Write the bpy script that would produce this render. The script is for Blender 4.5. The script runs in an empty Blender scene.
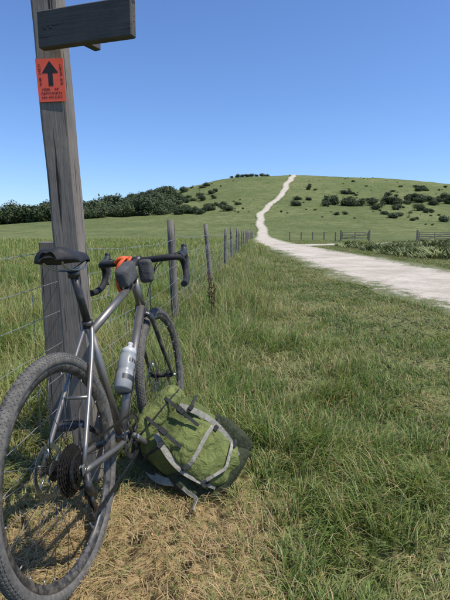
import bpy, math, random
import numpy as np
from mathutils import Vector, Matrix, noise, Euler
random.seed(7); rng=np.random.default_rng(7)
scene=bpy.context.scene
COL=scene.collection

# ------------------------------------------------------------------ materials
def newmat(name):
    m=bpy.data.materials.new(name); m.use_nodes=True
    nt=m.node_tree
    return m,nt,nt.nodes['Principled BSDF'],nt.nodes['Material Output']
def nd(nt,t,**k):
    n=nt.nodes.new(t)
    for a,b in k.items(): setattr(n,a,b)
    return n
def c4(c): return (c[0],c[1],c[2],1)
def mixc(nt,fac,a,b,bt='MIX'):
    n=nd(nt,'ShaderNodeMix',data_type='RGBA',blend_type=bt)
    def put(i,v):
        if isinstance(v,(tuple,list)): n.inputs[i].default_value=c4(v)
        elif isinstance(v,(int,float)): n.inputs[i].default_value=v
        else: nt.links.new(v,n.inputs[i])
    put(0,fac); put(6,a); put(7,b)
    return n.outputs[2]
def noi(nt,vec,scale,detail=4,rough=.6,dist=0):
    n=nd(nt,'ShaderNodeTexNoise'); n.inputs['Scale'].default_value=scale
    n.inputs['Detail'].default_value=detail; n.inputs['Roughness'].default_value=rough; n.inputs['Distortion'].default_value=dist
    if vec is not None: nt.links.new(vec,n.inputs['Vector'])
    return n.outputs[0]
def mr(nt,v,a,b,c=0,d=1):
    n=nd(nt,'ShaderNodeMapRange'); nt.links.new(v,n.inputs[0])
    for i,x in enumerate((a,b,c,d)): n.inputs[i+1].default_value=x
    return n.outputs[0]
def bump(nt,b,h,s,d=.01,prev=None):
    n=nd(nt,'ShaderNodeBump'); n.inputs['Strength'].default_value=s; n.inputs['Distance'].default_value=d
    nt.links.new(h,n.inputs['Height'])
    if prev is not None: nt.links.new(prev,n.inputs['Normal'])
    nt.links.new(n.outputs[0],b.inputs['Normal']); return n.outputs[0]
def smat(name,col,rough=.5,metal=0.,var=.25,scale=30,bmp=0.,bs=200,col2=None,coat=0,dust=0,fold=0):
    m,nt,b,o=newmat(name)
    tc=nd(nt,'ShaderNodeTexCoord').outputs['Object']
    f=noi(nt,tc,scale,4)
    c2=col2 if col2 else tuple(x*(1-var) for x in col)
    L=mixc(nt,mr(nt,f,.35,.65),c2,col)
    if dust:
        d=noi(nt,tc,scale*2.3,4,.7); L=mixc(nt,mr(nt,d,.42,.7,0,dust),L,(.34,.30,.24))
    nt.links.new(L,b.inputs['Base Color'])
    nt.links.new(mr(nt,f,.3,.7,min(1,rough+.1),max(0,rough-.08)),b.inputs['Roughness'])
    b.inputs['Metallic'].default_value=metal
    if coat: b.inputs['Coat Weight'].default_value=coat
    pr=None
    if fold: pr=bump(nt,b,noi(nt,tc,22,3,.55,1.2),fold,.022)
    if bmp: bump(nt,b,noi(nt,tc,bs,3),bmp,.002,pr)
    return m
M={}
M['rubber']=smat('tyre_rubber',(.105,.10,.092),.85,0,.35,25,.4,300,dust=.3)
M['black']=smat('black_plastic',(.018,.018,.02),.45,0,.3,20,dust=.15)
M['bartape']=smat('bar_tape',(.016,.016,.018),.75,0,.3,40,.5,250)
M['rim']=smat('rim_black',(.03,.03,.032),.4,.1,.3,20,dust=.4)
M['steel']=smat('bare_steel',(.5,.5,.49),.35,1,.3,30)
M['spoke']=smat('spoke_dark',(.10,.10,.10),.4,.8,.2,30)
M['ti']=smat('titanium_tube',(.25,.23,.21),.42,.75,.15,12,dust=.25)
M['chain']=smat('oily_chain',(.10,.09,.08),.45,.9,.4,120)
M['silver']=smat('silver_alloy',(.38,.37,.36),.45,.85,.2,20,dust=.3)
M['carbon']=smat('fork_black',(.02,.02,.022),.3,0,.2,10,coat=.4,dust=.3)
M['saddle']=smat('saddle_black',(.013,.013,.015),.7,0,.3,30,.3,400)
M['bottle']=smat('bottle_clear_plastic',(.29,.30,.30),.3,0,.25,18)
M['bottlecap']=smat('bottle_cap_grey',(.50,.50,.49),.4,0,.1,10)
M['bottleprint']=smat('bottle_print',(.04,.04,.045),.5)
M['bag']=smat('bag_grey_fabric',(.085,.085,.085),.9,0,.35,30,.6,500,fold=.3)
M['orange']=smat('orange_cord',(.80,.12,.025),.6,0,.2,30)
M['green1']=smat('pack_green',(.125,.150,.034),.85,0,.35,18,.7,350,col2=(.07,.09,.022),fold=.8)
M['green2']=smat('pack_olive',(.17,.195,.050),.85,0,.2,20,.7,350,col2=(.105,.130,.034),fold=.8)
M['green3']=smat('pack_dark_mesh',(.04,.05,.02),.9,0,.4,60,.8,600,fold=.5)
M['cream']=smat('pack_grey_trim',(.34,.32,.26),.9,0,.35,40,.6,500,fold=.4)
M['strap']=smat('pack_strap_dark',(.025,.027,.025),.8,0,.3,40,.5,500)
M['red']=smat('sticker_red',(.85,.11,.055),.55,0,.12,30)
M['ink']=smat('sticker_ink',(.012,.012,.012),.6)
M['wire']=smat('galvanised_wire',(.42,.42,.41),.5,.6,.3,20)
M['dry']=smat('dry_stalk',(.11,.055,.03),.9,0,.4,40)

def woodmat(name,base,dark,axis='Z'):
    m,nt,b,o=newmat(name)
    tc=nd(nt,'ShaderNodeTexCoord').outputs['Object']
    def mapped(s):
        mp=nd(nt,'ShaderNodeMapping'); nt.links.new(tc,mp.inputs[0]); mp.inputs['Scale'].default_value=s; return mp.outputs[0]
    k=.045; k2=.022
    v1=mapped({'Z':(1,1,k),'X':(k,1,1)}[axis]); v2=mapped({'Z':(1,1,k2),'X':(k2,1,1)}[axis])
    g=noi(nt,v1,160,6,.7)
    cr=noi(nt,v1,42,3,.5); cr2=noi(nt,v2,95,2,.5)
    bl=noi(nt,tc,9,4)
    A=mixc(nt,mr(nt,g,.3,.7),dark,base)
    B=mixc(nt,mr(nt,bl,.3,.75,0,.55),A,(base[0]*1.35,base[1]*1.3,base[2]*1.2))
    ma=nd(nt,'ShaderNodeMath',operation='MAXIMUM'); nt.links.new(mr(nt,cr,.38,.31),ma.inputs[0]); nt.links.new(mr(nt,cr2,.335,.29),ma.inputs[1])
    crm=ma.outputs[0]
    C=mixc(nt,crm,B,(.015,.013,.012))
    nt.links.new(C,b.inputs['Base Color']); b.inputs['Roughness'].default_value=.9
    mm=nd(nt,'ShaderNodeMath',operation='SUBTRACT'); nt.links.new(g,mm.inputs[0]); nt.links.new(crm,mm.inputs[1])
    bump(nt,b,mm.outputs[0],1.,.0035)
    return m
M['wood']=woodmat('weathered_oak',(.235,.205,.175),(.095,.082,.072))
M['fwood']=woodmat('fence_oak',(.20,.178,.152),(.08,.070,.060))
M['woodarm']=woodmat('weathered_oak_arm',(.095,.088,.083),(.042,.038,.036),'X')
M['routed']=smat('routed_marks',(.125,.115,.107),.9)

# ------------------------------------------------------------------ terrain
def table(xs,zs,lo,hi,n,sig):
    X=np.linspace(lo,hi,n); Z=np.interp(X,xs,zs)
    dx=X[1]-X[0]; k=int(3*sig/dx); w=np.exp(-.5*(np.arange(-k,k+1)*dx/sig)**2); w/=w.sum()
    Z=np.convolve(np.pad(Z,k,mode='edge'),w,mode='valid')
    return X,Z
RX,RZ=table([-2500,-800,-400,-250,-171,-125,-95,-72,-34,-7.6,11,42,80,133,171,250,400,700,2500],
            [2,2,3,4,5.9,9.1,16.3,22.7,33.9,40.3,43.5,45.1,44.3,41.1,37.1,30,20,10,5],-2500,2500,5001,9)
PX,PZ=table([-2500,60,90,110,150,200,250,300,340,370,400,450,600,900,1500,2500],
            [0,0,0,.012,.09,.25,.47,.72,.91,.985,1,.97,.7,.3,.1,.1],-2500,2500,5001,9)
def terr(x,y):
    x=np.asarray(x,float); y=np.asarray(y,float)
    P=np.interp(y,PX,PZ); R=np.interp(x,RX,RZ)
    z=P*R
    und=np.sin(x*.11+1.3)*np.cos(y*.07)+.6*np.sin(x*.043-y*.05+.5)+.4*np.sin(x*.23+y*.17)
    z=z+und*.5*np.clip(P*3,0,1)*np.clip((R-3)/20,0,1)
    z=z+.012*(np.sin(x*2.1+.4)*np.cos(y*1.7)+.6*np.sin(x*4.3+y*3.1))*np.clip(1.5-np.abs(y)/60,0,1)
    r=np.hypot(x,y); z=z+np.clip((r-700)/1800,0,1)**1.5*30
    return z
def tz(x,y): return float(terr(x,y))

def mesh_obj(name,verts,faces,mats,parent=None,smooth=True,midx=None):
    me=bpy.data.meshes.new(name); me.from_pydata([tuple(v) for v in verts],[],faces)
    for m in mats: me.materials.append(m)
    if midx is not None: me.polygons.foreach_set('material_index',midx)
    if smooth is True: me.polygons.foreach_set('use_smooth',[True]*len(me.polygons))
    elif smooth is not False: me.polygons.foreach_set('use_smooth',smooth)
    me.update()
    o=bpy.data.objects.new(name,me); COL.objects.link(o)
    if parent: o.parent=parent
    return o
def grid_faces(nu,nv):
    i=np.arange(nu-1)[:,None]*nv+np.arange(nv-1)[None,:]
    i=i.ravel(); return np.stack([i,i+nv,i+nv+1,i+1],1)

def field_colour(nt,pos):
    sep=nd(nt,'ShaderNodeSeparateXYZ'); nt.links.new(pos,sep.inputs[0])
    n1=noi(nt,pos,1.1,4,.65); n3=noi(nt,pos,9,4,.7)
    a=mixc(nt,mr(nt,n1,.38,.66),(.10,.125,.038),(.16,.17,.062))
    a=mixc(nt,mr(nt,n3,.46,.68,0,.7),a,(.24,.20,.11))
    far=mr(nt,sep.outputs[1],22,55)
    h1=noi(nt,pos,.03,5,.6); h2=noi(nt,pos,.35,6,.75); h3=noi(nt,pos,2.2,4,.75); h4=noi(nt,pos,.11,5,.7)
    hc=mixc(nt,mr(nt,h1,.4,.6),(.145,.180,.062),(.225,.245,.095))
    hc=mixc(nt,mr(nt,h4,.50,.62,0,.6),hc,(.105,.140,.048))
    hc=mixc(nt,mr(nt,h2,.47,.60,0,.8),hc,(.095,.130,.040))
    hc=mixc(nt,mr(nt,h3,.48,.7,0,.6),hc,(.28,.28,.14))
    d=nd(nt,'ShaderNodeVectorMath',operation='DISTANCE'); nt.links.new(pos,d.inputs[0]); d.inputs[1].default_value=(-.42,1.38,0)
    near=mixc(nt,mr(nt,d.outputs['Value'],.35,.9,.9,0),a,(.30,.205,.10))
    return mixc(nt,far,near,hc),h2
m,nt,b,o=newmat('meadow_ground'); pos=nd(nt,'ShaderNodeNewGeometry').outputs['Position']
fc,h2=field_colour(nt,pos); nt.links.new(fc,b.inputs['Base Color']); b.inputs['Roughness'].default_value=1
b.inputs['Specular IOR Level'].default_value=.1
bump(nt,b,h2,.9,1.8)
M['ground']=m
n=431; u=np.linspace(-1,1,n); ax=2500*np.sinh(7*u)/math.sinh(7)
GX,GY=np.meshgrid(ax,ax,indexing='ij'); GZ=terr(GX,GY)
g=mesh_obj('ground',np.stack([GX,GY,GZ],-1).reshape(-1,3).tolist(),[tuple(f) for f in grid_faces(n,n).tolist()],[M['ground']])
if g.data.polygons[0].normal.z<0: g.data.flip_normals()

# ------------------------------------------------------------------ chalk track
m,nt,b,o=newmat('chalk_track'); pos=nd(nt,'ShaderNodeNewGeometry').outputs['Position']
n1=noi(nt,pos,.7,5,.65); n2=noi(nt,pos,14,6,.75); n3=noi(nt,pos,45,3,.7); n4=noi(nt,pos,2.6,5,.7)
c=mixc(nt,mr(nt,n1,.38,.62),(.42,.355,.27),(.62,.55,.45))
c=mixc(nt,mr(nt,n4,.5,.68,0,.55),c,(.34,.28,.20))
c=mixc(nt,mr(nt,n2,.45,.7,0,.55),c,(.36,.31,.23))
c=mixc(nt,mr(nt,n3,.6,.7,0,.7),c,(.72,.69,.63))
ea=nd(nt,'ShaderNodeAttribute',attribute_name='edge')
ne=noi(nt,pos,3,5,.75); ne2=noi(nt,pos,.22,4,.6)
mm=nd(nt,'ShaderNodeMath',operation='ADD'); nt.links.new(ea.outputs['Fac'],mm.inputs[0]); nt.links.new(mr(nt,ne,.3,.7,-.28,.28),mm.inputs[1])
mm2=nd(nt,'ShaderNodeMath',operation='ADD'); nt.links.new(mm.outputs[0],mm2.inputs[0]); nt.links.new(mr(nt,ne2,.3,.7,-.18,.18),mm2.inputs[1])
fc,_=field_colour(nt,pos)
c=mixc(nt,mr(nt,mm2.outputs[0],.64,.84),c,fc)
nt.links.new(c,b.inputs['Base Color']); b.inputs['Roughness'].default_value=.95
bump(nt,b,n2,.9,.03); M['track']=m
TY=[-30,-5,2,5,8,14,20,27,40,60,80,100,150,200,250,300,350,385]
TX=[9,7.2,5.9,5.05,4.55,4.45,4.55,4.4,4.4,5.2,6.6,8.2,10.5,18,30,41,49,54]
TW=[3.2,3.2,3.2,3.2,3.2,3.1,3.0,2.9,2.9,2.9,2.4,2.1,2.3,2.6,2.9,3.3,3.7,3.7]
tyy=np.linspace(-30,385,1400); kk=np.exp(-.5*(np.arange(-24,25)/9)**2); kk/=kk.sum()
txx=np.convolve(np.pad(np.interp(tyy,TY,TX),24,mode='edge'),kk,mode='valid')
txx+= .9*np.sin(tyy*.06)*np.clip((tyy-90)/60,0,1)+.4*np.sin(tyy*.17)*np.clip((tyy-90)/60,0,1)
tww=np.interp(tyy,TY,TW)
def track_x(y): return np.interp(y,tyy,txx)
def build_track(name,cx,cy,w,seed):
    V=[];E=[]
    tx=np.gradient(cx);ty=np.gradient(cy);L=np.hypot(tx,ty); nx=ty/L; ny=-tx/L
    for i in range(len(cx)):
        jl=.18*noise.noise((cy[i]*.6,cx[i]*.6,seed)); jr=.18*noise.noise((cy[i]*.6,cx[i]*.6,seed+9))
        for j,s in enumerate(np.linspace(-1,1,11)):
            k=s*w[i]/2*1.3+(jl if s<0 else jr)*abs(s)*2
            x=cx[i]+nx[i]*k; y=cy[i]+ny[i]*k
            lift=(.012+.0009*max(0,y))*(1 if abs(s)<.99 or y>60 else .35)
            V.append((x,y,tz(x,y)+lift)); E.append(abs(s))
    f=[tuple(q) for q in grid_faces(len(cx),11).tolist()]
    ob=mesh_obj(name,V,f,[M['track']])
    at=ob.data.attributes.new('edge','FLOAT','POINT'); at.data.foreach_set('value',E)
    if ob.data.polygons[0].normal.z<0: ob.data.flip_normals()
    return ob
build_track('chalk_track',txx,tyy,tww,3)
bx=np.linspace(4.6,22,90); by=36.0+(bx-4.6)*.62
build_track('chalk_side_track',bx,by,np.full(90,3.0),5).location.z=.006

# ------------------------------------------------------------------ grass: one mesh of blades
def vn(x,y,seed):
    def hsh(i,j):
        v=np.sin(i*127.1+j*311.7+seed*74.7)*43758.5453; return v-np.floor(v)
    xi=np.floor(x);yi=np.floor(y);fx=x-xi;fy=y-yi; fx=fx*fx*(3-2*fx); fy=fy*fy*(3-2*fy)
    return (hsh(xi,yi)*(1-fx)+hsh(xi+1,yi)*fx)*(1-fy)+(hsh(xi,yi+1)*(1-fx)+hsh(xi+1,yi+1)*fx)*fy
def fbm(x,y,seed): return (vn(x,y,seed)+.5*vn(x*2.1,y*2.1,seed+1)+.25*vn(x*4.3,y*4.3,seed+2))/1.75
def fence_x(y): return -.94+.07*y
def ss(v,a,b_):
    t=np.clip((v-a)/(b_-a),0,1); return t*t*(3-2*t)
def make_grass():
    X=[];Y=[]
    th=1.0
    for r0,r1,rho in [(.55,2,10500),(2,3.2,7000),(3.2,5,3800),(5,8,1800),(8,13,800),(13,21,320),(21,34,120),(34,60,36)]:
        nn=int(rho*th*(r1*r1-r0*r0)); rr=np.sqrt(rng.uniform(r0*r0,r1*r1,nn)); tt=rng.uniform(-th,th,nn)
        X.append(rr*np.sin(tt)); Y.append(rr*np.cos(tt))
    x=np.concatenate(X); y=np.concatenate(Y)
    r=np.hypot(x,y); cell=.09*(1+r/5)
    jx=(vn(x/cell,y/cell,3)-.5)*cell*.9; jy=(vn(x/cell,y/cell,4)-.5)*cell*.9; x=x+jx; y=y+jy
    dt=np.abs(x-track_x(y)); ww=np.interp(y,tyy,tww)/2
    edge=(dt-ww)+.55*(fbm(x*1.6,y*1.6,8)-.5)
    keep=(edge>.0)|((edge>-.35)&(rng.random(len(x))<.25))
    keep&=~((x>5.2)&(x<21.5)&(np.abs(y-(36+(x-4.6)*.62))<1.5))
    inpack=(((x+.12)/.24)**2+((y-1.92)/.15)**2)<1
    keep&=~inpack
    x=x[keep];y=y[keep]; N=len(x); r=np.hypot(x,y); dt=dt[keep]; ww=ww[keep]
    d=x-fence_x(y); U=rng.random((10,N))
    nA=fbm(x*1.1,y*1.1,11); nB=fbm(x*4.5,y*4.5,12); nC=fbm(x*.3,y*.3,13); nD=fbm(x*2.2+5,y*2.2,31)
    left=1-ss(d,-.45,-.15)
    fencez=1-ss(d,.55+.7*(nA-.5)+.012*y,1.25+.9*(nA-.5)+.03*y)
    mid=1-ss(d,1.2,2.4+1.2*(nC-.5)*2)
    H=.038+.045*nC
    H=H+mid*.040+fencez*.125*ss(y,1.7,2.9)+fencez*.01
    H=np.maximum(H,left*(.19+.08*nC))
    H=H*(.45+1.1*nB)*(.65+.7*nA)
    worn=ss(nD,.56,.70)*(1-left)*(1-fencez*ss(y,1.8,2.6)); H=H*(1-.5*worn)
    H=H*np.where(dt<ww+.5,.6,1)
    db=np.hypot((x+.40)/.98,(y-1.36)/.82)
    near=1-ss(db+.50*(nB-.5)+.35*(nD-.5),.34,.80)
    H=H*(1-near)+near*(.030+.03*nB)
    dpk=np.hypot(x+.12,y-1.85); H=np.where(dpk<.42,np.minimum(H,.045+.03*nB),H)
    h=H*(.45+1.0*U[0])
    stalk=(U[1]<.022+.02*fencez)&(near<.4)&(dpk>.4); h=np.where(stalk,h*1.5+.04,h)
    flat=(U[1]>.93)&(~stalk)
    h=np.where(flat,h*.45,h)
    az=U[2]*6.283*.75+ (fbm(x*2.2,y*2.2,15)*9)
    lean=.2+1.0*U[3]**1.2; lean=np.where(stalk,.1+.25*U[3],lean); lean=np.where(flat,1.4,lean); lean=lean+near*.8*U[4]+worn*.5
    w=(.0019+.0019*U[5])*(1+r/5.0); w=np.where(flat,w*2.2,w); w=np.where(stalk,w*.6,w); w=np.where(near>.5,w*.75,w)
    w=w*(1+.25*left)
    h=h*(1+r/120)
    wa=az+math.pi/2+(U[6]-.5)*1.4
    g1=np.array([.140,.210,.040]);g2=np.array([.27,.325,.09]);g3=np.array([.080,.145,.028]);st=np.array([.56,.415,.215]);yl=np.array([.42,.39,.17])
    k=np.clip((nA*.7+nC*.6-.30)*1.6+.35*(U[7]-.5),0,1)[:,None]
    C=g1*(1-k)+g2*k
    k=(U[8]<.20)[:,None]; C=np.where(k,g3,C)
    k=np.clip((fbm(x*.8+9,y*.8,21)-.50)*4,0,.6)[:,None]; C=C*(1-k)+yl*k
    C=C*(1-.5*worn[:,None])+yl*.5*worn[:,None]
    C=np.where(((U[9]<.13)|stalk)[:,None],st*.88,C)
    C=np.where(flat[:,None],np.array([.12,.19,.045]),C)
    C=np.where((left>.5)[:,None],C*np.array([.92,1.0,.85]),C)
    strawp=near*1.0>U[9]; C=np.where((strawp&(U[8]<.80))[:,None],st*(.65+.5*U[7][:,None]),C)
    C=C*(.8+.4*U[4][:,None])
    z=terr(x,y)-.004
    ts=np.array([0,.38,.72,1.]); wsv=np.array([1,.9,.55,.0])
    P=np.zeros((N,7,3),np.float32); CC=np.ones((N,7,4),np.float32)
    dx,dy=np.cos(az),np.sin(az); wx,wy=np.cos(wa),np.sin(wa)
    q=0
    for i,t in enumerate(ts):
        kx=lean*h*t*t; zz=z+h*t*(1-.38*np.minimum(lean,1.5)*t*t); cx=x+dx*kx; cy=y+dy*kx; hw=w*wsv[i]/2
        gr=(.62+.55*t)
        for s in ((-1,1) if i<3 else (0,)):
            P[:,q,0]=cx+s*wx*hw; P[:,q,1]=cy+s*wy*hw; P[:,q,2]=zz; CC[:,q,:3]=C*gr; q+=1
    base=(np.arange(N)*7)[:,None]
    loops=(base+np.array([0,1,3,2, 2,3,5,4, 4,5,6])[None,:]).ravel().astype(np.int32)
    ls=((np.arange(N)*11)[:,None]+np.array([0,4,8])[None,:]).ravel().astype(np.int32)
    me=bpy.data.meshes.new('grass'); me.vertices.add(N*7); me.vertices.foreach_set('co',P.ravel())
    me.loops.add(N*11); me.loops.foreach_set('vertex_index',loops)
    me.polygons.add(N*3); me.polygons.foreach_set('loop_start',ls)
    me.update(calc_edges=True)
    at=me.attributes.new('bc','FLOAT_COLOR','POINT'); at.data.foreach_set('color',CC.ravel())
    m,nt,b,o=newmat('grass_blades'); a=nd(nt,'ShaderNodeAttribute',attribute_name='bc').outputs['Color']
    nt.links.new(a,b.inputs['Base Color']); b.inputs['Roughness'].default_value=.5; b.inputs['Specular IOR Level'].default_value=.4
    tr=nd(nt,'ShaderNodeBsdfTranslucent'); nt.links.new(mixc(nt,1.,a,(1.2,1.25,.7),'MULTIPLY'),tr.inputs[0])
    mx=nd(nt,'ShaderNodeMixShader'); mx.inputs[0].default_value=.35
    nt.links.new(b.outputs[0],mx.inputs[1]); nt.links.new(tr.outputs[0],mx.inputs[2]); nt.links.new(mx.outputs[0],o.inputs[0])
    me.materials.append(m)
    COL.objects.link(bpy.data.objects.new('grass',me)); print('blades',N)
make_grass()

# ------------------------------------------------------------------ instanced plants
def scatter(name,coll,P,S,R,I):
    me=bpy.data.meshes.new(name); me.from_pydata([tuple(p) for p in P],[],[])
    a=me.attributes.new('scl','FLOAT_VECTOR','POINT'); a.data.foreach_set('vector',np.asarray(S,float).ravel())
    a=me.attributes.new('rot','FLOAT_VECTOR','POINT'); a.data.foreach_set('vector',np.asarray(R,float).ravel())
    a=me.attributes.new('idx','INT','POINT'); a.data.foreach_set('value',np.asarray(I,int))
    ob=bpy.data.objects.new(name,me); COL.objects.link(ob)
    ng=bpy.data.node_groups.new(name+'_nodes','GeometryNodeTree')
    ng.interface.new_socket('Geometry',in_out='INPUT',socket_type='NodeSocketGeometry')
    ng.interface.new_socket('Geometry',in_out='OUTPUT',socket_type='NodeSocketGeometry')
    gi=ng.nodes.new('NodeGroupInput'); go=ng.nodes.new('NodeGroupOutput')
    ip=ng.nodes.new('GeometryNodeInstanceOnPoints'); ci=ng.nodes.new('GeometryNodeCollectionInfo')
    ci.inputs[0].default_value=coll; ci.inputs['Separate Children'].default_value=True; ci.inputs['Reset Children'].default_value=True
    def na(nm,t):
        q=ng.nodes.new('GeometryNodeInputNamedAttribute'); q.data_type=t; q.inputs['Name'].default_value=nm; return q.outputs[0]
    e=ng.nodes.new('FunctionNodeEulerToRotation')
    L=ng.links.new
    L(gi.outputs[0],ip.inputs['Points']); L(ci.outputs[0],ip.inputs['Instance']); ip.inputs['Pick Instance'].default_value=True
    L(na('idx','INT'),ip.inputs['Instance Index']); L(na('rot','FLOAT_VECTOR'),e.inputs[0]); L(e.outputs[0],ip.inputs['Rotation'])
    L(na('scl','FLOAT_VECTOR'),ip.inputs['Scale']); L(ip.outputs[0],go.inputs[0])
    md=ob.modifiers.new('scatter','NODES'); md.node_group=ng
    return ob
def leafmat(name,c1,c2,sc=.5):
    m,nt,b,o=newmat(name); pos=nd(nt,'ShaderNodeNewGeometry').outputs['Position']
    oi=nd(nt,'ShaderNodeObjectInfo').outputs['Random']
    f=noi(nt,pos,sc,3,.7); a=mixc(nt,mr(nt,f,.35,.65),c1,c2)
    a=mixc(nt,mr(nt,oi,0,1,0,.6),a,(c2[0]*1.3,c2[1]*1.1,c2[2]))
    nt.links.new(a,b.inputs['Base Color']); b.inputs['Roughness'].default_value=.7
    return m
M['leaf']=leafmat('hawthorn_leaves',(.027,.046,.015),(.060,.088,.026)); M['bark']=smat('bark',(.08,.065,.05),.9)
M['weed']=leafmat('weed_leaves',(.08,.115,.03),(.17,.20,.065),1.5)
def weed(name):
    V=[];F=[]
    for _ in range(90):
        a=random.uniform(0,6.28); r=.4*math.sqrt(random.random()); x,y=r*math.cos(a),r*math.sin(a); h=random.uniform(.1,.6)*(1-.6*r); az=random.uniform(0,6.28)
        lx,ly=math.cos(az)*h*random.uniform(.3,1.),math.sin(az)*h*random.uniform(.3,1.); w=random.uniform(.012,.035)
        q=len(V); V.extend([(x-w*.4,y,0),(x+w*.4,y,0),(x+lx*.5+w,y+ly*.5,h*.6),(x+lx*.5-w,y+ly*.5,h*.6),(x+lx,y+ly,h)]); F.extend([(q,q+1,q+2,q+3),(q+3,q+2,q+4)])
    me=bpy.data.meshes.new(name); me.from_pydata(V,[],F); me.materials.append(M['weed']); return bpy.data.objects.new(name,me)
wl=bpy.data.collections.new('weed_shapes')
for i in range(4): wl.objects.link(weed('weed_%02d'%i))
P=[];S=[];R=[];I=[]
for _ in range(2400):
    y=random.uniform(16,37); x=random.uniform(7.5,27)
    nz=noise.noise((x*.22,y*.22,3))
    if nz<-.15 or x<track_x(y)+2.6+(y-17)*.10: continue
    if abs(y-(36+(x-4.6)*.62))<2: continue
    s=random.uniform(.4,1.0)*(1+1.2*max(0,nz)); P.append((x,y,tz(x,y))); S.append((s*1.4,s*1.4,s*.8)); R.append((0,0,random.uniform(0,6.28))); I.append(random.randint(0,3))
scatter('roadside_weeds',wl,P,S,R,I)

def bush(name,nlump,nleaf,tall):
    V=[];F=[];MI=[]
    lumps=[]
    for i in range(nlump):
        a=random.uniform(0,6.283); r=random.uniform(0,.62)
        lumps.append((Vector((r*math.cos(a),r*math.sin(a),random.uniform(.3,.85)*tall)),random.uniform(.28,.5)))
    for c,r in lumps:
        for _ in range(nleaf):
            d=Vector((random.gauss(0,1),random.gauss(0,1),random.gauss(0,1))).normalized()
            p=c+d*r*random.uniform(.45,1.08)
            if p.z<.02: continue
            s=random.uniform(.035,.09)
            a=Vector((random.gauss(0,1),random.gauss(0,1),random.gauss(0,1))).normalized(); b_=a.cross(d+Vector((.1,0,.2))).normalized()
            q=len(V); V.extend([p-a*s,p+b_*s*.6,p+a*s,p-b_*s*.6]); F.append((q,q+1,q+2,q+3)); MI.append(0)
    for c,r in lumps[:6]:
        p0=Vector((0,0,-.1)); p1=Vector((c.x*.3,c.y*.3,c.z*.45)); p2=c
        for (A,B,ra,rb) in ((p0,p1,.06,.04),(p1,p2,.04,.015)):
            q=len(V)
            for X_,rx in ((A,ra),(B,rb)):
                for k in range(5):
                    t=k*6.283/5; V.append(X_+Vector((math.cos(t)*rx,math.sin(t)*rx,0)))
            for k in range(5): F.append((q+k,q+(k+1)%5,q+5+(k+1)%5,q+5+k)); MI.append(1)
    me=bpy.data.meshes.new(name); me.from_pydata([tuple(v) for v in V],[],F); me.materials.append(M['leaf']); me.materials.append(M['bark'])
    me.polygons.foreach_set('material_index',MI)
    return bpy.data.objects.new(name,me)
blib=bpy.data.collections.new('bush_shapes')
for i in range(6): blib.objects.link(bush('bush_%02d'%i,random.randint(8,13),190,random.uniform(.8,1.2)))
def scat_b(name,L):
    P=[];S=[];R=[];I=[]
    for x,y,s in L:
        P.append((x,y,tz(x,y)-.1*s)); S.append((s*random.uniform(.85,1.3),s*random.uniform(.85,1.25),s*random.uniform(.65,1.05))); R.append((0,0,random.uniform(0,6.28))); I.append(random.randint(0,5))
    scatter(name,blib,P,S,R,I)
L=[(53,207,4.6),(58,209,3.8),(44,205,2.8),(60,188,3.0),(73,213,3.2),(57,160,2.8),(61,166,2.2),(85,220,3.2),(91,220,3.6),(91,208,3.2),(69,150,2.2),(31,207,2.6),(65,210,2.6),
   (100,212,3.2),(98,190,3.),(104,225,3.4),(112,240,3.6),(80,236,2.6),(69,228,2),(120,222,4),(130,240,4),(126,200,3),(-10,185,2.8),(1,190,2.8),(-6,196,2.6),(-18,188,3.2),(-22,200,3.4),(6,215,2.),(-4,214,2),
   (9,350,2.8),(13,352,2.6),(19,351,2.4),(27,352,2.8),(31,353,2.2),(5,349,1.8),(16,349,2.4),(23,350,2.0),(150,230,4),(165,250,4),(76,180,1.8),(88,245,1.6)]
def clump_of(x,y,n_,spread,s0,s1):
    for _ in range(n_):
        xx=x+random.gauss(0,spread); yy=y+random.gauss(0,spread*.7)
        if abs(xx-track_x(yy))>4: L.append((xx,yy,random.uniform(s0,s1)))
for (x,y,n_,sp_,a_,b_) in [(53,207,5,4,2,4.6),(74,212,6,4.5,2,4.2),(92,217,8,6,2,4.4),(108,226,7,6,2.2,4.4),(124,212,6,5,2.4,4.2),(62,190,3,3,1.6,3),(82,186,3,3,1.6,3.2),(104,196,4,4,1.8,3.4),
                        (140,232,7,7,2.4,4.6),(33,222,2,2,1.4,2.6),(66,246,4,4,1.5,2.8),(110,268,6,7,1.6,3.2),(150,285,7,8,1.8,3.6),(88,158,2,2,1.2,2.4),(44,172,2,2,1,2),
                        (-14,190,5,4,2,3.6),(-24,205,7,5,2.2,4),(-4,210,4,4,1.8,3.2),(-34,222,8,6,2.4,4.6),(-16,240,5,5,1.8,3.4),(-30,262,7,7,2,4),(-8,270,4,5,1.6,3),(-36,296,8,8,2,4.2),(-14,312,4,5,1.4,2.8)]:
    clump_of(x,y,n_,sp_,a_,b_)
for _ in range(45):
    y=random.uniform(150,300); x=y*random.uniform(.15,.62); L.append((x,y,random.uniform(.7,2.0)))
for _ in range(260):
    y=random.uniform(125,345); x=y*random.uniform(-.25,.62)
    if abs(x-track_x(y))<4 or noise.noise((x*.02,y*.02,8))<.0: continue
    L.append((x,y,random.uniform(.25,.8)))
scat_b('hillside_bushes',L)
L=[]
for _ in range(380):
    y=random.uniform(185,350); x=y*random.uniform(-.32,-.115)
    if x/y>-.16 and y<215 and random.random()<.5: continue
    L.append((x,y,random.uniform(2.8,6.2)))
for _ in range(230):
    x=random.uniform(-300,-56); y=random.uniform(198,262); L.append((x,y,random.uniform(4.5,9.4)))
scat_b('distant_trees',L)
L=[]
for _ in range(46):
    x=random.uniform(15,34); y=random.uniform(33,40)+.25*(x-15)
    if abs(y-(36+(x-4.6)*.62))<2.6: continue
    L.append((x,y,random.uniform(.35,.75)))
scat_b('low_scrub',L)

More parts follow.
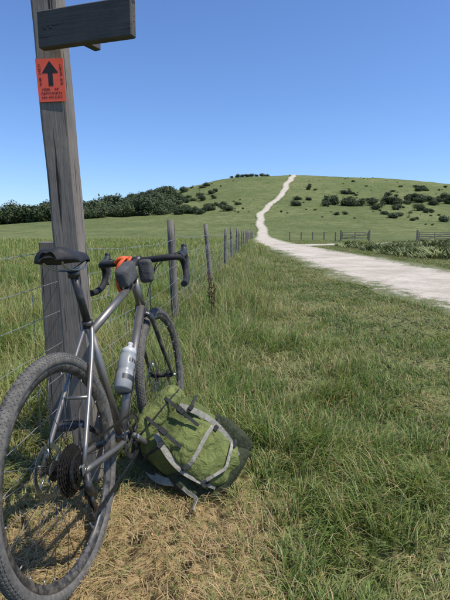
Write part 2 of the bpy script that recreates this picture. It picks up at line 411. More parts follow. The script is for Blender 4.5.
# ------------------------------------------------------------------ mesh builder
class MB:
    def __init__(s): s.v=[];s.f=[];s.m=[];s.s=[]
    def face(s,f,mi,sm): s.f.append(f); s.m.append(mi); s.s.append(sm)
    def tube(s,pts,r,seg=12,mi=0,closed=False,caps=True,flat=1.):
        pts=[Vector(p) for p in pts]; n=len(pts)
        if not isinstance(r,(list,tuple)): r=[r]*n
        if len(r)!=n: r=[r[0]+(r[-1]-r[0])*i/(n-1) for i in range(n)]
        nrm=None; b0=len(s.v)
        for i,p in enumerate(pts):
            if closed: t=(pts[(i+1)%n]-pts[i-1]).normalized()
            else: t=(pts[min(n-1,i+1)]-pts[max(0,i-1)]).normalized()
            if nrm is None:
                nrm=t.cross(Vector((0,1,0)));
                if nrm.length<.1: nrm=t.cross(Vector((1,0,0)))
                nrm.normalize()
            nrm=(nrm-t*nrm.dot(t)).normalized(); bn=t.cross(nrm)
            for k in range(seg):
                a=2*math.pi*k/seg; s.v.append(p+nrm*math.cos(a)*r[i]+bn*math.sin(a)*r[i]*flat)
        for i in range(n if closed else n-1):
            j=(i+1)%n
            for k in range(seg):
                s.face((b0+i*seg+k,b0+i*seg+(k+1)%seg,b0+j*seg+(k+1)%seg,b0+j*seg+k),mi,True)
        if caps and not closed:
            s.face(tuple(b0+k for k in reversed(range(seg))),mi,False); s.face(tuple(b0+(n-1)*seg+k for k in range(seg)),mi,False)
    def box(s,M4,d,mi=0,bev=0.):
        x,y,z=[q/2 for q in d]; b0=len(s.v)
        if bev<=0:
            for a in (-x,x):
                for b in (-y,y):
                    for c in (-z,z): s.v.append(M4@Vector((a,b,c)))
            for f in ((0,1,3,2),(4,6,7,5),(0,4,5,1),(2,3,7,6),(0,2,6,4),(1,5,7,3)): s.face(tuple(b0+i for i in f),mi,False)
        else:
            rings=[(-z,bev),(-z+bev,0),(z-bev,0),(z,bev)]; e=bev
            for zz,ins in rings:
                X,Y=x-ins,y-ins
                for (a,b) in ((X-e,Y),(X,Y-e),(X,-Y+e),(X-e,-Y),(-X+e,-Y),(-X,-Y+e),(-X,Y-e),(-X+e,Y)): s.v.append(M4@Vector((a,b,zz)))
            for i in range(3):
                for k in range(8): s.face((b0+i*8+(k+1)%8,b0+i*8+k,b0+i*8+8+k,b0+i*8+8+(k+1)%8)[::-1],mi,False)
            s.face(tuple(b0+k for k in range(8)),mi,False); s.face(tuple(b0+24+k for k in reversed(range(8))),mi,False)
    def lathe(s,c,axis,prof,seg=64,mi=0,ref=None,teeth=0,td=0,closed=True):
        c=Vector(c); ax=Vector(axis).normalized(); u=ax.orthogonal().normalized(); w=ax.cross(u); b0=len(s.v); n=len(prof)
        rm=max(p[0] for p in prof)-1e-6
        for k in range(seg):
            a=2*math.pi*k/seg; d=u*math.cos(a)+w*math.sin(a)
            for j,(r,h) in enumerate(prof):
                rr=r+(td if teeth and k%2 and r>=rm else 0)
                s.v.append(c+d*rr+ax*h)
        for k in range(seg):
            q=(k+1)%seg
            for j in range(n if closed else n-1):
                jj=(j+1)%n; s.face((b0+k*n+j,b0+q*n+j,b0+q*n+jj,b0+k*n+jj),mi,not teeth)
    def obj(s,name,mats,parent=None):
        return mesh_obj(name,s.v,s.f,mats,parent,smooth=s.s,midx=s.m)
def T(p): return Matrix.Translation(Vector(p))
def frame(o,z,x=(1,0,0)):
    z=Vector(z).normalized(); x=Vector(x); x=(x-z*x.dot(z)).normalized(); y=z.cross(x)
    return Matrix(((x.x,y.x,z.x,o[0]),(x.y,y.y,z.y,o[1]),(x.z,y.z,z.z,o[2]),(0,0,0,1)))
def cat(pts,n=8):
    pts=[Vector(p) for p in pts]; P=[pts[0]*2-pts[1]]+pts+[pts[-1]*2-pts[-2]]; out=[]
    for i in range(1,len(P)-2):
        for k in range(n):
            t=k/n; a,b,c,d=P[i-1],P[i],P[i+1],P[i+2]
            out.append(.5*((2*b)+(c-a)*t+(2*a-5*b+4*c-d)*t*t+(3*b-a-3*c+d)*t**3))
    out.append(pts[-1]); return out
def empty(name,mat=None):
    e=bpy.data.objects.new(name,None); e.empty_display_size=.2; COL.objects.link(e)
    if mat is not None: e.matrix_world=mat
    return e

# ------------------------------------------------------------------ bicycle
bike=empty('bicycle',T((-.440,1.285,.0))@Matrix.Rotation(math.radians(81.2),4,'Z')@Matrix.Rotation(math.radians(1.5),4,'Y')@Matrix.Rotation(math.radians(-6.8),4,'X'))
R_=.35
def wheel(name,c,front):
    c=Vector(c)
    tb=MB(); rt=.0205; cr=R_-rt
    tb.lathe(c,(0,1,0),[(cr+rt*math.cos(a),rt*math.sin(a)) for a in np.linspace(0,2*math.pi,17)[:-1]],120,0)
    for k in range(150):
        a=2*math.pi*k/150
        for off,sh in ((0,0),(-.4,.5),(.4,.5),(-.8,0),(.8,0),(-1.15,.5),(1.15,.5)):
            aa=a+sh*2*math.pi/150; d=Vector((math.cos(aa),0,math.sin(aa)))
            n=(d*math.cos(off)+Vector((0,1,0))*math.sin(off)); p=c+d*cr+n*(rt+.0002)
            tb.box(frame(p,n,(-d.z,0,d.x)),(.0075,.0045,.002))
    tb.obj(name+'_tyre',[M['rubber']],bike)
    rb=MB(); R0=.312
    rb.lathe(c,(0,1,0),[(R0+.006,.0125),(R0+.006,-.0125),(R0-.006,-.013),(R0-.022,-.004),(R0-.022,.004),(R0-.006,.013)],96,0)
    rb.obj(name+'_rim',[M['rim']],bike)
    sb=MB(); N=28
    for k in range(N):
        side=1 if k%2 else -1; a=2*math.pi*k/N; cross=(.55 if (k//2)%2 else -.55)*1.6
        h=c+Vector((math.cos(a+cross)*.026,side*.030,math.sin(a+cross)*.026)); e=c+Vector((math.cos(a)*.291,side*.002,math.sin(a)*.291))
        sb.tube([h,e],.0010,5)
        sb.tube([e,e+(h-e).normalized()*.012],.0020,6,1)
    # tyre valve
    sb.tube([c+Vector((.12,0,-.265)),c+Vector((.104,0,-.230))],.0026,6,1)
    sb.obj(name+'_spokes',[M['spoke'],M['silver']],bike)
    hb=MB(); hb.tube([c+Vector((0,-.05,0)),c+Vector((0,.05,0))],.011,16)
    for sy in (-.03,.03): hb.tube([c+Vector((0,sy-.002,0)),c+Vector((0,sy+.002,0))],.030,24)
    hb.tube([c+Vector((0,-.073,0)),c+Vector((0,.073,0))],.0065,12,1)
    rc=c+Vector((0,.046,0)); hb.lathe(rc,(0,1,0),[(.080,-.001),(.080,.001),(.066,.001),(.066,-.001)],72,1,teeth=1,td=.0015)
    for k in range(6):
        a=k*math.pi/3; hb.tube([rc+Vector((math.cos(a)*.02,0,math.sin(a)*.02)),rc+Vector((math.cos(a+.4)*.067,0,math.sin(a+.4)*.067))],.003,6,1)
    hb.obj(name+'_hub',[M['black'],M['steel']],bike)
RA=Vector((0,0,R_)); FA=Vector((1.03,0,R_)); BB=Vector((.43,0,.275))
wheel('rear_wheel',RA,0); wheel('front_wheel',FA,1)
crown=Vector((.858,0,.714)); htop=Vector((.804,0,.875)); sax=(htop-crown).normalized(); stop_=Vector((.288,0,.752))
fb=MB()
fb.tube([BB,stop_],.0155,20); fb.tube([(.302,0,.712),htop-sax*.02+Vector((-.0,0,0))],.0155,20)
fb.tube([crown+sax*.025,BB],[.0195,.0185],20); fb.tube([crown,htop],.0205,20)
fb.tube([BB+Vector((0,-.036,0)),BB+Vector((0,.036,0))],.022,20)
for s in (-1,1):
    fb.tube(cat([stop_+Vector((.004,s*.012,-.015)),(.22,s*.03,.64),(.0,s*.066,R_+.012)],6),[.009,.0075],12)
    fb.tube(cat([BB+Vector((-.015,s*.022,0)),(.31,s*.045,.288),(.0,s*.066,R_-.004)],6),[.012,.009],12)
    fb.box(frame(RA+Vector((0,s*.068,.002)),(0,1,0)),(.036,.036,.007),0,.003)
fb.tube([(.13,-.043,.53),(.13,.043,.53)],.006,10)
fb.tube([stop_-Vector((-.004,0,.018)),stop_+Vector((-.001,0,.004))],.0195,20,1)
fb.tube([crown-sax*.006,crown+sax*.006],.0235,20,1); fb.tube([htop-sax*.004,htop+sax*.01],.0225,20,1)
fb.obj('frame',[M['ti'],M['black']],bike)
fk=MB(); fk.tube([crown-sax*.03,crown-sax*.004],[.022,.019],16)
for s in (-1,1):
    fk.tube(cat([crown+Vector((.0,s*.012,-.012)),crown+Vector((.012,s*.038,-.045)),(.935,s*.048,.52),(1.03,s*.056,R_)],8),[.017,.016,.010],12,flat=.75)
fk.obj('fork',[M['carbon']],bike)
sp=MB(); sd=(stop_-BB).normalized(); ptop=BB+sd*.675
sp.tube([stop_-sd*.02,ptop],.0136,16,0); sp.tube([ptop-sd*.01,ptop+Vector((0,0,.012))],.02,12,0)
sx=ptop.x-.02; sz=ptop.z+.055
for s in (-1,1):
    sp.tube(cat([(sx-.105,s*.032,sz-.008),(sx-.07,s*.024,sz-.03),(sx,s*.021,sz-.04),(sx+.07,s*.018,sz-.035),(sx+.135,s*.006,sz-.01)],6),.0035,8,1)
sp.obj('seatpost',[M['black'],M['steel']],bike)
V=[];F=[];ns=26;nc=20
for i in range(ns):
    t=i/(ns-1); x=sx-.13+.27*t
    w=np.interp(t,[0,.04,.15,.3,.5,.7,.9,.97,1],[.03,.052,.066,.062,.040,.026,.020,.015,.006])
    h=np.interp(t,[0,.05,.3,.6,.95,1],[.014,.028,.034,.028,.016,.006]); zt=sz+np.interp(t,[0,.15,.5,.85,1],[.012,.010,-.002,.003,-.004])
    for k in range(nc):
        a=2*math.pi*k/nc; ca,sa=math.cos(a),math.sin(a)
        yy=w*math.copysign(abs(ca)**.8,ca); zz=h*(sa*.9 if sa>0 else sa*.5)-(abs(ca)**3)*.018*(1-t*.4)-.006*math.exp(-(yy/.008)**2)*(sa>0)
        V.append((x,yy,zt+zz))
F=[(i*nc+k,i*nc+(k+1)%nc,(i+1)*nc+(k+1)%nc,(i+1)*nc+k) for i in range(ns-1) for k in range(nc)]
F.append(tuple(range(nc))); F.append(tuple((ns-1)*nc+k for k in range(nc)))
mesh_obj('saddle',V,F,[M['saddle']],bike)
BC=Vector((.872,0,.945)); cb=MB()
cb.tube([htop+sax*.008,htop+sax*.075],.0165,16); cb.tube([htop+sax*.052,BC],[.017,.0165],14); cb.tube([BC+Vector((0,-.024,0)),BC+Vector((0,.024,0))],.022,16)
cb.obj('stem',[M['black']],bike)
hb=MB()
for s in (-1,1):
    base=[(0,0,0),(0,.06,0),(-.004,.12,.0),(.004,.165,0),(.03,.19,-.002),(.066,.198,-.01),(.09,.202,-.036),(.088,.207,-.075),(.055,.214,-.108),(.005,.22,-.122),(-.045,.224,-.126)]
    pts=cat([BC+Vector((a,s*b_,c)) for a,b_,c in base],8)
    hb.tube(pts,[.0150]*len(pts),14,0)
    hood=cat([BC+Vector((a,s*b_,c)) for a,b_,c in ((.05,.195,.0),(.08,.198,.006),(.115,.199,.016),(.14,.199,.036),(.143,.199,.058))],6)
    rr=[.017]*8+[.018]*6+[.0165]*4+[.014]*4+[.0135]*3; hb.tube(hood,(rr+[.009]*50)[:len(hood)-1]+[.008],14,1)
    lev=cat([BC+Vector((a,s*b_,c)) for a,b_,c in ((.145,.200,.022),(.148,.202,-.02),(.136,.205,-.065),(.115,.210,-.10))],6)
    hb.tube(lev,[.008,.0055],10,2,flat=1.7)
hb.obj('handlebar',[M['bartape'],M['black'],M['rim']],bike)
kb=MB()
for s in (-1,1):
    kb.tube(cat([BC+Vector((.0,s*.10,-.012)),BC+Vector((.06,s*.06,-.05)),BC+Vector((.03,s*.03,-.14)),crown+Vector((.03,s*.028,.07)),crown+Vector((-.03,s*.022,.0))],8),.0025,8)
    kb.tube(cat([BC+Vector((.13,s*.195,.03)),BC+Vector((.10,s*.12,.0)),BC+Vector((.09,s*.05,-.06)),crown+Vector((.045,s*.03,.04)),crown+Vector((.03,s*.045,-.08))],8),.0022,8)
kb.tube(cat([crown+Vector((-.03,-.022,.0)),BB+Vector((.05,-.022,.06)),BB+Vector((-.03,-.03,-.025)),(.1,-.07,.32),(-.03,-.08,.30)],8),.0022,8)
kb.obj('cables',[M['black']],bike)
db=MB()
for k,r in enumerate([.075,.068,.061,.055,.049,.044,.039,.035,.031,.028]):
    y=-.022-k*.0038; db.lathe(RA+Vector((0,y,0)),(0,1,0),[(r,-.0008),(r,.0008),(r*.55,.0008),(r*.55,-.0008)],2*int(r*420),0,teeth=1,td=.003)
db.tube([RA+Vector((0,-.02,0)),RA+Vector((0,-.062,0))],.017,16,1)
CY=-.046
db.lathe(BB+Vector((0,CY,0)),(0,1,0),[(.083,-.0015),(.083,.0015),(.066,.0015),(.066,-.0015)],84,1,teeth=1,td=.004)
for k in range(4):
    a=k*math.pi/2+.4; db.tube([BB+Vector((math.cos(a)*.018,CY-.004,math.sin(a)*.018)),BB+Vector((math.cos(a)*.072,CY-.002,math.sin(a)*.072))],[.010,.006],8,1,flat=.5)
ca=math.radians(-38)
for s,ang in ((-1,ca),(1,ca+math.pi)):
    d=Vector((math.cos(ang),0,math.sin(ang))); a0=BB+Vector((0,s*.060,0)); a1=BB+d*.172+Vector((0,s*.076,0))
    db.tube([a0,a0+(a1-a0)*.15,a0+(a1-a0)*.85,a1],[.016,.0125,.0105,.012],12,2 if s<0 else 1,flat=.62)
    db.tube([BB+Vector((0,s*.03,0)),BB+Vector((0,s*.068,0))],.014,14,1)
    db.tube([a1,a1+Vector((0,s*.105,0))],.006,10,2)
    pm=T(a1+Vector((0,s*.06,0)))
    for dx in (-.038,.038): db.box(pm@T((dx,0,0)),(.012,.085,.016),1,.003)
    for dy in (-.04,.04): db.box(pm@T((0,dy,0)),(.066,.010,.0155),1,.003)
    db.box(pm,(.03,.068,.014),1,.003)
j1=RA+Vector((.012,-.060,-.075)); j2=RA+Vector((.035,-.060,-.145))
for j in (j1,j2): db.lathe(j,(0,1,0),[(.020,-.002),(.020,.002),(.006,.002),(.006,-.002)],24,1,teeth=1,td=.003)
for dy in (-.006,.006): db.tube([j1+Vector((0,dy,0)),j2+Vector((0,dy,0))],.009,8,1,flat=.3)
db.tube(cat([RA+Vector((-.005,-.074,-.01)),RA+Vector((-.022,-.083,-.04)),j1+Vector((-.005,-.014,.0))],5),[.012,.013],10,1)
db.obj('drivetrain',[M['chain'],M['black'],M['silver']],bike)
ch=MB(); sy=-.052; r1=.052; r2=.087
path=[]
for a in np.linspace(math.radians(-85),math.radians(92),26): path.append(BB+Vector((math.cos(a)*r2,CY,math.sin(a)*r2)))
path.append(RA*.5+BB*.5+Vector((0,-.049,.070)))
for a in np.linspace(math.radians(95),math.radians(250),20): path.append(RA+Vector((math.cos(a)*r1,sy,math.sin(a)*r1)))
for a in np.linspace(math.radians(60),math.radians(-50),6): path.append(j1+Vector((math.cos(a)*.022,.004,math.sin(a)*.022)))
for a in np.linspace(math.radians(150),math.radians(290),8): path.append(j2+Vector((math.cos(a)*.022,.004,math.sin(a)*.022)))
path.append(path[0])
seglen=.0127; tot=0
for a,b_ in zip(path[:-1],path[1:]): tot+=(b_-a).length
nl=int(tot/seglen)
def at_len(L):
    for a,b_ in zip(path[:-1],path[1:]):
        l=(b_-a).length
        if L<=l: return a+(b_-a)*(L/l if l else 0)
        L-=l
    return path[-1]
for k in range(nl):
    a=at_len(k*tot/nl); b_=at_len((k+1)*tot/nl)
    if (b_-a).length<1e-5: continue
    wd=.0065 if k%2 else .0048
    ch.box(frame((a+b_)/2,Vector((0,1,0)).cross(b_-a),(b_-a)),((b_-a).length*1.02,wd,.0075),0)
ch.obj('chain',[M['chain']],bike)
dd=(crown-BB).normalized(); up=Vector((-dd.z,0,dd.x)); bc=BB+dd*.235+up*.062
bm=MB()
prof=[(0,0),(.030,0),(.036,.006),(.0365,.07),(.033,.082),(.033,.092),(.0365,.104),(.0365,.150),(.030,.168),(.026,.172)]
bm.lathe(bc-dd*.07,dd,prof,32,0,closed=False)
bm.lathe(bc-dd*.07,dd,[(.029,.168),(.031,.170),(.031,.186),(.022,.196),(.011,.199),(.010,.212),(.013,.216),(.011,.224),(0,.225)],32,1,closed=False)
yv=Vector((0,-1,0))
def bband(zc,hh,th0,th1,off=.0006):
    idx0=len(bm.v); n0=max(3,int((th1-th0)/.12)+2)
    for q in range(n0):
        a=th0+(th1-th0)*q/(n0-1); d=(-up)*math.sin(a)+yv*math.cos(a)
        for hz in (-hh/2,hh/2): bm.v.append(bc-dd*.07+dd*(zc+hz)+d*(.0365+off))
    for q in range(n0-1): bm.face((idx0+2*q,idx0+2*q+2,idx0+2*q+3,idx0+2*q+1),2,True)
bband(.050,.022,-1.4,1.6)
for k in range(5): bband(.128,.018,-1.0+k*.36,-1.0+k*.36+.22)
for s in (-1,1):
    bm.tube(cat([bc-dd*.075-up*.02,bc-dd*.06+yv*s*.036-up*.02,bc+yv*s*.040,bc+dd*.055+yv*s*.034-up*.02,bc+dd*.03-up*.044],6),.0028,8,3)
bm.obj('water_bottle',[M['bottle'],M['bottlecap'],M['bottleprint'],M['black']],bike)
def blob(mb,M4,a,b,c,e1,e2,mi,amp=.0,fr=12,nu=36,nv=24,seed=0,ridge=1.):
    se=lambda q,e: math.copysign(abs(q)**e,q); b0=len(mb.v)
    for i in range(nv+1):
        v=-math.pi/2+math.pi*i/nv
        for j in range(nu):
            u_=2*math.pi*j/nu
            p=Vector((a*se(math.cos(v),e2)*se(math.cos(u_),e1),b*se(math.cos(v),e2)*se(math.sin(u_),e1),c*se(math.sin(v),e2)))
            if amp:
                q=p*fr+Vector((seed,seed*2,0)); k=(1-2.4*abs(noise.noise(q)))*.6+(1-2.4*abs(noise.noise(q*2.1+Vector((3,1,7)))))*.35; k2=noise.noise(q*.45)
                p=p+p.normalized()*amp*(.6*k*ridge+.8*k2)
            mb.v.append(M4@p)
    for i in range(nv):
        for j in range(nu): mb.face((b0+i*nu+j,b0+i*nu+(j+1)%nu,b0+(i+1)*nu+(j+1)%nu,b0+(i+1)*nu+j),mi,True)
tt=(htop-Vector((.302,0,.712))).normalized(); bgc=htop-tt*.085+Vector((-.0,0,.045))
bg=MB(); blob(bg,frame(bgc,Vector((-tt.z,0,tt.x)),tt),.075,.028,.042,.45,.4,0,.005,30)
bg.tube([bgc+tt*.07+Vector((0,-.022,.034)),bgc-tt*.065+Vector((0,-.022,.032))],.003,8,1)
blob(bg,frame(BC+Vector((-.03,-.050,-.050)),(0,0,1)),.028,.030,.052,.5,.4,0,.005,30)
for s in (-.03,.04): bg.tube([bgc+tt*s+Vector((0,.03*math.cos(a),-.03+.032*math.sin(a))) for a in np.linspace(-math.pi,0,9)],.004,6,1)
bg.obj('frame_bag',[M['bag'],M['strap']],bike)
og=MB()
og.tube(cat([BC+Vector((-.02,.05,.02)),BC+Vector((-.05,.075,-.02)),BC+Vector((-.055,.085,-.10)),BC+Vector((-.05,.06,-.15)),BC+Vector((-.03,.045,-.10)),BC+Vector((-.025,.05,-.02))],8),.006,8,0,flat=1.8)
og.tube(cat([BC+Vector((-.02,.02,.022)),BC+Vector((-.04,.03,-.01)),BC+Vector((-.045,.04,-.09)),BC+Vector((-.05,.05,-.125))],8),.006,8,0,flat=1.6)
og.tube(cat([BC+Vector((.01,.03,.016)),BC+Vector((-.02,.07,.02)),BC+Vector((-.02,.10,.0))],6),.009,8,0)
og.obj('orange_strap',[M['orange']],bike)

# ------------------------------------------------------------------ signpost
sg=empty('wooden_signpost',T((-.572,1.87,0))@Matrix.Rotation(math.radians(-2.5),4,'Y')@Matrix.Rotation(math.radians(2),4,'Z'))
pb=MB(); W=.104; nz=40
for i in range(nz+1):
    z=-.3+2.55*i/nz; w=W/2*(1-.02*i/nz); e=.008
    for k,(a,b_) in enumerate(((w-e,w),(w,w-e),(w,-w+e),(w-e,-w),(-w+e,-w),(-w,-w+e),(-w,w-e),(-w+e,w))):
        j=noise.noise((a*20,b_*20,z*3))*.0035; pb.v.append(Vector((a+j,b_+noise.noise((a*20+5,b_*20,z*3))*.003,z)))
for i in range(nz):
    for k in range(8): pb.face((i*8+k,i*8+8+k,i*8+8+(k+1)%8,i*8+(k+1)%8),0,False)
pb.v.append(Vector((0,0,2.29))); tp=len(pb.v)-1
for k in range(8): pb.face((nz*8+k,tp,nz*8+(k+1)%8),0,False)
pb.obj('post',[M['wood']],sg)
stk=MB(); fy=-W/2-.0045
stk.box(T((0,fy,1.603)),(.100,.0012,.150))
stk.obj('direction_sticker',[M['red']],sg)
ar=MB(); y0=fy-.0012
def poly(pts,y=y0,mi=0,mb=ar):
    q=len(mb.v)
    for x,z in pts: mb.v.append(Vector((x,y,z)))
    mb.face(tuple(range(q,q+len(pts))),mi,False)
poly([(-.0085,1.583),(.0085,1.583),(.0085,1.633),(-.0085,1.633)]); poly([(-.030,1.628),(.030,1.628),(.0,1.670)],y0-.0002)
def strokes(x0,x1,z,h,vert=False,mb=ar,y=y0,mi=0,th=.0014):
    random.seed(int(z*1000)+int(x0*999)); x=x0
    while x<x1:
        w=h*.6
        if random.random()<.82:
            segs=random.sample([(0,0,0,1),(1,0,1,1),(0,1,1,1),(0,0,1,0),(0,.5,1,.5),(.5,0,.5,1)],3)
            for a,b_,c,d in segs:
                X0,Z0,X1,Z1=x+a*w,b_*h,x+c*w,d*h
                if vert: A=[(-(Z0)+z,X0),( -(Z1)+z,X1)]
                else: A=[(X0,z+Z0),(X1,z+Z1)]
                (ax_,az),(bx_,bz)=A; L_=math.hypot(bx_-ax_,bz-az) or 1; nx,nz_=-(bz-az)/L_*th/2,(bx_-ax_)/L_*th/2
                poly([(ax_+nx,az+nz_),(bx_+nx,bz+nz_),(bx_-nx,bz-nz_),(ax_-nx,az-nz_)],y-.0001*random.random()*5,mi,mb)
        x+=w*1.5
strokes(1.585,1.655,-.034,.007,True); strokes(1.585,1.655,.043,.007,True)
strokes(-.034,.034,1.568,.007); strokes(-.038,.038,1.554,.007); strokes(-.036,.036,1.540,.007)
ar.obj('sticker_arrow',[M['ink']],sg)
def arm(name,p0,p1,z0,hgt,text):
    p0=Vector((p0[0],p0[1],z0)); p1=Vector((p1[0],p1[1],z0)); L_=(p1-p0).length; ang=math.atan2(p1.y-p0.y,p1.x-p0.x)
    mw=T(p0)@Matrix.Rotation(ang,4,'Z')
    mb=MB(); mb.box(T((L_/2,0,hgt/2)),(L_,.034,hgt),0,.004)
    if text:
        strokes(.09,L_-.05,hgt*.56,.016,False,mb,-.0176,1,.0015); strokes(.09,L_-.09,hgt*.28,.016,False,mb,-.0176,1,.0015)
        for q in (.03,.055): mb.tube([(q,-.0165,hgt*.5),(q,-.020,hgt*.5)],.005,8,2)
    ob=mb.obj(name,[M['woodarm'],M['routed'],M['black']],None)
    ob.parent=sg; ob.matrix_parent_inverse=sg.matrix_world.inverted(); ob.matrix_world=mw
    return ob
bpy.context.view_layer.update()
arm('fingerboard',(-.655,1.775),(-.303,1.665),1.692,.122,True)
arm('fingerboard_back',(-.590,1.93),(-.525,2.06),1.790,.10,False)

# ------------------------------------------------------------------ fence
fence=empty('wire_fence')
ys=[-2.2,2.2,5.1,9.2,13,16.6,20.2,24,28,32,36,40,44,48,53,58,63,68,73,78,83,88]
pp=MB(); tops=[]
for i,y in enumerate(ys):
    random.seed(100+i)
    x=fence_x(y)+random.uniform(-.03,.03); z=tz(x,y)
    lx=random.uniform(-.05,.03); ly=random.uniform(-.05,.05)
    H=1.17+random.uniform(-.05,.05); r=.042
    if i==1: x=-.805;H=1.00;lx=-.005;ly=0;r=.046
    if i==2: x=-.545;H=1.17;lx=-.03
    if i==3: H=1.20;lx=-.09
    dn=Vector((lx,ly,1)).normalized(); base=Vector((x,y,z-.1))
    if i==1: pp.box(frame(base+dn*(H+.1)/2,dn),(r*2,r*2,H+.1),0,.007)
    else: pp.tube([base+dn*(H+.1)*t for t in np.linspace(0,1,6)],[r,r*.98,r,r*.96,r*.97,r*.9],10)
    tops.append((base,dn,z))
pp.obj('fence_posts',[M['fwood']],fence)
wb=MB()
hs=[.10,.24,.38,.53,.68,.82,1.0]
for i in range(len(ys)-1):
    (b1,d1,z1),(b2,d2,z2)=tops[i],tops[i+1]; off=Vector((.045,0,0))
    n=10 if i<5 else 4
    rows=[]
    for h in hs:
        h=min(h,.96) if i<2 else h
        A=b1+d1*(h+.1)+off; B=b2+d2*(h+.1)+off; sag=(.05 if h>.9 else .03)*random.uniform(.5,1.4)*min(1,(B-A).length/3)
        pts=[A+(B-A)*(k/n)-Vector((0,0,sag*4*(k/n)*(1-k/n)))+Vector((random.uniform(-.004,.004),0,random.uniform(-.006,.006)))*(0<k<n) for k in range(n+1)]
        rows.append(pts); wb.tube(pts,.0015 if i<4 else .0026,5)
        if h>.9 and i<5:
            for q in range(int((B-A).length/.11)):
                t=(q+.5)*.11/(B-A).length*n; k=min(n-1,int(t)); p=pts[k]+(pts[k+1]-pts[k])*(t-k)
                a=random.uniform(0,3.14); dv=Vector((math.cos(a),.2,math.sin(a)))*.014; wb.tube([p-dv,p+dv],.0012,4)
    if i<6:
        m_=int((ys[i+1]-ys[i])/.3)
        for q in range(1,m_):
            t=q/m_*n; k=min(n-1,int(t)); c=[r_[k]+(r_[k+1]-r_[k])*(t-k) for r_ in rows[:-1]]
            wb.tube(c,.0013,4)
wb.obj('fence_wires',[M['wire']],fence)

def gate(x,y,L_,ang,n=5):
    z=tz(x,y); e=empty('field_gate',T((x,y,z))@Matrix.Rotation(ang,4,'Z')); mb=MB()
    for px in (-L_/2-.12,L_/2+.12): mb.box(T((px,0,.6)),(.18,.18,1.3),0,.02)
    for k in range(n): mb.box(T((0,0,.25+k*.18)),(L_-.16,.05,.07),0)
    for px in (-L_/2+.05,0,L_/2-.05): mb.box(T((px,.055,.60)),(.07,.05,.85),0)
    mb.tube([(-L_/2+.1,-.06,.25),(L_/2-.1,-.06,.97)],.035,6)
    mb.obj('gate_timber',[M['fwood']],e); return e
gate(15.2,55,3.2,.1); gate(20.5,46,3.0,-.2)
rf=empty('rail_fence'); mb=MB()
for k in range(8):
    x=22.8+k*2.6; y=45.5-k*.5; mb.box(T((x,y,.55+tz(x,y))),(.14,.14,1.2),0,.02)
    if k<7:
        for h in (.5,1.0): mb.tube([(x,y-.09,h),(x+2.6,y-.59,h)],.04,6)
for k in range(5):
    x=12.9-k*1.35; y=55-k*.1
    if x>7: mb.box(T((x,y,.5)),(.12,.12,1.1),0,.02)
mb.obj('rails',[M['fwood']],rf)

dk=MB(); random.seed(5)
bx0,by0=-.16,5.0
for s in range(3):
    a=random.uniform(0,6.28); p=[(bx0+math.cos(a)*.03*t*t+s*.02,by0+math.sin(a)*.03*t*t,.62*t*(1-.1*s)) for t in np.linspace(0,1,7)]
    dk.tube(p,[.004,.002],6)
    for _ in range(70):
        t=random.uniform(.5,1); q=Vector(p[int(t*6)]); q.z=.62*t*(1-.1*s); d=Vector((random.gauss(0,1),random.gauss(0,1),random.gauss(0,.7)))*.010
        dk.box(T(q+d)@Euler((random.random()*3,random.random()*3,0)).to_matrix().to_4x4(),(.011,.009,.003))
dk.obj('dead_dock_plant',[M['dry']])

# ------------------------------------------------------------------ backpack
zd=Vector((-.74,.16,.60)).normalized(); fd=Vector((.15,-.80,.50)); fd=(fd-zd*fd.dot(zd)).normalized(); yd=-fd; xd=yd.cross(zd)
PS=1.02
pm=Matrix(((xd.x*PS,yd.x*PS,zd.x*PS,-.140),(xd.y*PS,yd.y*PS,zd.y*PS,1.885),(xd.z*PS,yd.z*PS,zd.z*PS,.143),(0,0,0,1)))
pk=empty('hiking_backpack',pm)
A_,B_,C_=.15,.105,.205
mb=MB(); blob(mb,Matrix(),A_,B_,C_,.62,.6,0,.022,11,150,100,1)
mb.obj('main_body',[M['green1']],pk)
mb=MB(); blob(mb,T((0,-.005,.195)),.138,.110,.055,.6,.7,0,.020,13,110,60,4)
mb.obj('top_lid',[M['green2']],pk)
mb=MB(); blob(mb,T((.0,-.080,-.045)),.098,.052,.135,.6,.6,0,.020,13,110,84,7); mb.obj('front_pocket',[M['green2']],pk)
mb=MB(); blob(mb,T((.13,-.01,-.09)),.042,.08,.105,.6,.6,0,.012,18,70,50,9); blob(mb,T((-.13,-.01,-.09)),.042,.08,.105,.6,.6,0,.012,18,70,50,12)
blob(mb,T((0,0,-.17)),.14,.10,.045,.55,.7,0,.010,16,64,24,3)
mb.obj('side_pockets',[M['green3'],M['cream']],pk)
def fy_(x,z,off=.012):
    e=.6; zz=min(.97,abs(z/C_)); k=max(1-zz**(2/e),0)
    rem=k-min(.98,abs(x/A_))**(2/e)
    return -B_*max(rem,.03)**(e/2)-off
def ribbon(mb,pts,w,th,wdir,mi=0):
    pts=[Vector(p) for p in pts]; q=len(mb.v); wd=Vector(wdir).normalized()
    for i,p in enumerate(pts):
        t=(pts[min(i+1,len(pts)-1)]-pts[max(0,i-1)]).normalized(); n_=t.cross(wd).normalized(); ww=t.cross(n_).normalized()
        for a,b_ in ((-1,-1),(1,-1),(1,1),(-1,1)): mb.v.append(p+ww*a*w/2+n_*b_*th/2)
    for i in range(len(pts)-1):
        for k in range(4): mb.face((q+i*4+k,q+i*4+(k+1)%4,q+i*4+4+(k+1)%4,q+i*4+4+k),mi,False)
tr=MB()
for s in (-1,1):
    pts=[]
    for t in np.linspace(0,1,20):
        z=.15-.31*t; x=s*(.072+.038*math.sin(t*math.pi)); pts.append((x,fy_(x,z,.019)+.003*noise.noise((z*40,s,0)),z))
    ribbon(tr,pts,.024,.005,(1,0,0),0)
pts=[(x,-.080-.052*max(.02,1-abs(x/.098)**3.3)**.3-.015,-.045+.03+.01*math.sin(x*20)) for x in np.linspace(-.094,.094,14)]
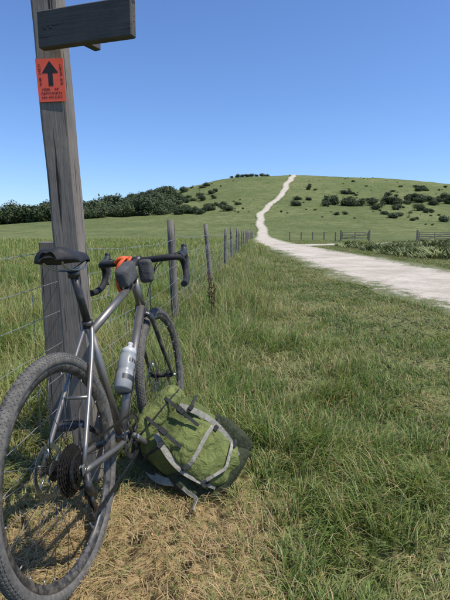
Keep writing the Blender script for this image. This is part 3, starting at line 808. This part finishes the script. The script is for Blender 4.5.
ribbon(tr,pts,.016,.005,(0,0,1),0)
pts=[(x,-.080-.052*max(.02,1-abs(x/.098)**3.3)**.3*.96-.013,-.045-.06-.04*(1-abs(x/.1))) for x in np.linspace(-.094,.094,14)]
ribbon(tr,pts,.012,.005,(0,0,1),0)
for z in (.11,-.02,-.12):
    for s in (-1,1):
        pts=[(s*x,fy_(s*x,z,.025 if x<.1 else .020),z+.02*(x-.1)/.1) for x in np.linspace(.075,.148,8)]+[(s*.172,-.01,z+.01),(s*.172,.05,z+.01)]
        ribbon(tr,pts,.011,.003,(0,0,1),1)
        tr.box(T((s*.095,fy_(s*.095,z,.030),z)),(.026,.008,.018),1,.002)
for x in (-.05,.055):
    pts=cat([(x,-.085,.240),(x,-.128,.205),(x,-.135,.15),(x,-.138,.10),(x,-.142,.04)],5); ribbon(tr,pts,.013,.003,(1,0,0),1)
    tr.box(T((x,-.142,.135)),(.024,.010,.034),1,.003)
tr.tube(cat([(-.02,.06,.235),(-.015,.07,.275),(.015,.07,.275),(.02,.06,.235)],6),.005,8,1)
pts=[(x,-.005-.110*max(.02,1-abs(x/.138)**3.3)**.3-.010,.195) for x in np.linspace(-.125,.125,16)]
tr.tube(pts,.0028,6,1)
tr.obj('trim_straps_buckles',[M['cream'],M['strap']],pk)
hs_=MB()
inv=pm.inverted()
def wp(*p): return inv@Vector(p)
ribbon(hs_,cat([wp(-.06,1.86,.05),wp(-.14,1.78,.050),wp(-.22,1.75,.055),wp(-.29,1.80,.050),wp(-.35,1.88,.07)],7),.030,.008,inv.to_3x3()@Vector((0,.8,.5)),0)
ribbon(hs_,cat([wp(-.20,1.75,.06),wp(-.15,1.70,.045),wp(-.11,1.64,.050),wp(-.12,1.58,.040)],6),.014,.003,inv.to_3x3()@Vector((.7,0,.7)),0)
ribbon(hs_,cat([wp(-.30,1.93,.26),wp(-.36,1.86,.20),wp(-.36,1.82,.12),wp(-.28,1.82,.06)],7),.040,.012,inv.to_3x3()@Vector((.5,.5,.2)),1)
hs_.obj('harness',[M['cream'],M['green3']],pk)

# ------------------------------------------------------------------ light, sky, camera
el=math.radians(61); az=math.radians(107)
ts=Vector((math.sin(az)*math.cos(el),math.cos(az)*math.cos(el),math.sin(el)))
sl=bpy.data.lights.new('sun','SUN'); sl.energy=5.0; sl.angle=math.radians(.53); sl.color=(1,.945,.85)
so=bpy.data.objects.new('sun',sl); COL.objects.link(so); so.rotation_mode='QUATERNION'; so.rotation_quaternion=ts.to_track_quat('Z','Y'); so.location=(20,-10,40)
w=bpy.data.worlds.new('World'); scene.world=w; w.use_nodes=True; nt=w.node_tree
bgn=nt.nodes['Background']; sk=nt.nodes.new('ShaderNodeTexSky'); sk.sky_type='NISHITA'; sk.sun_disc=False
sk.sun_elevation=el; sk.sun_rotation=az; sk.air_density=1.0; sk.dust_density=.4; sk.ozone_density=2.4; sk.altitude=100
mg=nt.nodes.new('ShaderNodeMix'); mg.data_type='RGBA'; mg.blend_type='MULTIPLY'; mg.inputs[0].default_value=1
nt.links.new(sk.outputs[0],mg.inputs[6]); mg.inputs[7].default_value=(.90,1.12,1.50,1)
nt.links.new(mg.outputs[2],bgn.inputs[0]); bgn.inputs[1].default_value=.115
cam=bpy.data.cameras.new('camera'); co=bpy.data.objects.new('camera',cam); COL.objects.link(co)
cam.sensor_fit='VERTICAL'; cam.sensor_height=36; cam.sensor_width=27; cam.lens=28; cam.clip_start=.05; cam.clip_end=6000
co.location=(0,0,1.05); co.rotation_euler=(math.radians(90-8.3),0,0)
scene.camera=co
scene.view_settings.view_transform='Standard'; scene.view_settings.look='None'; scene.view_settings.exposure=0
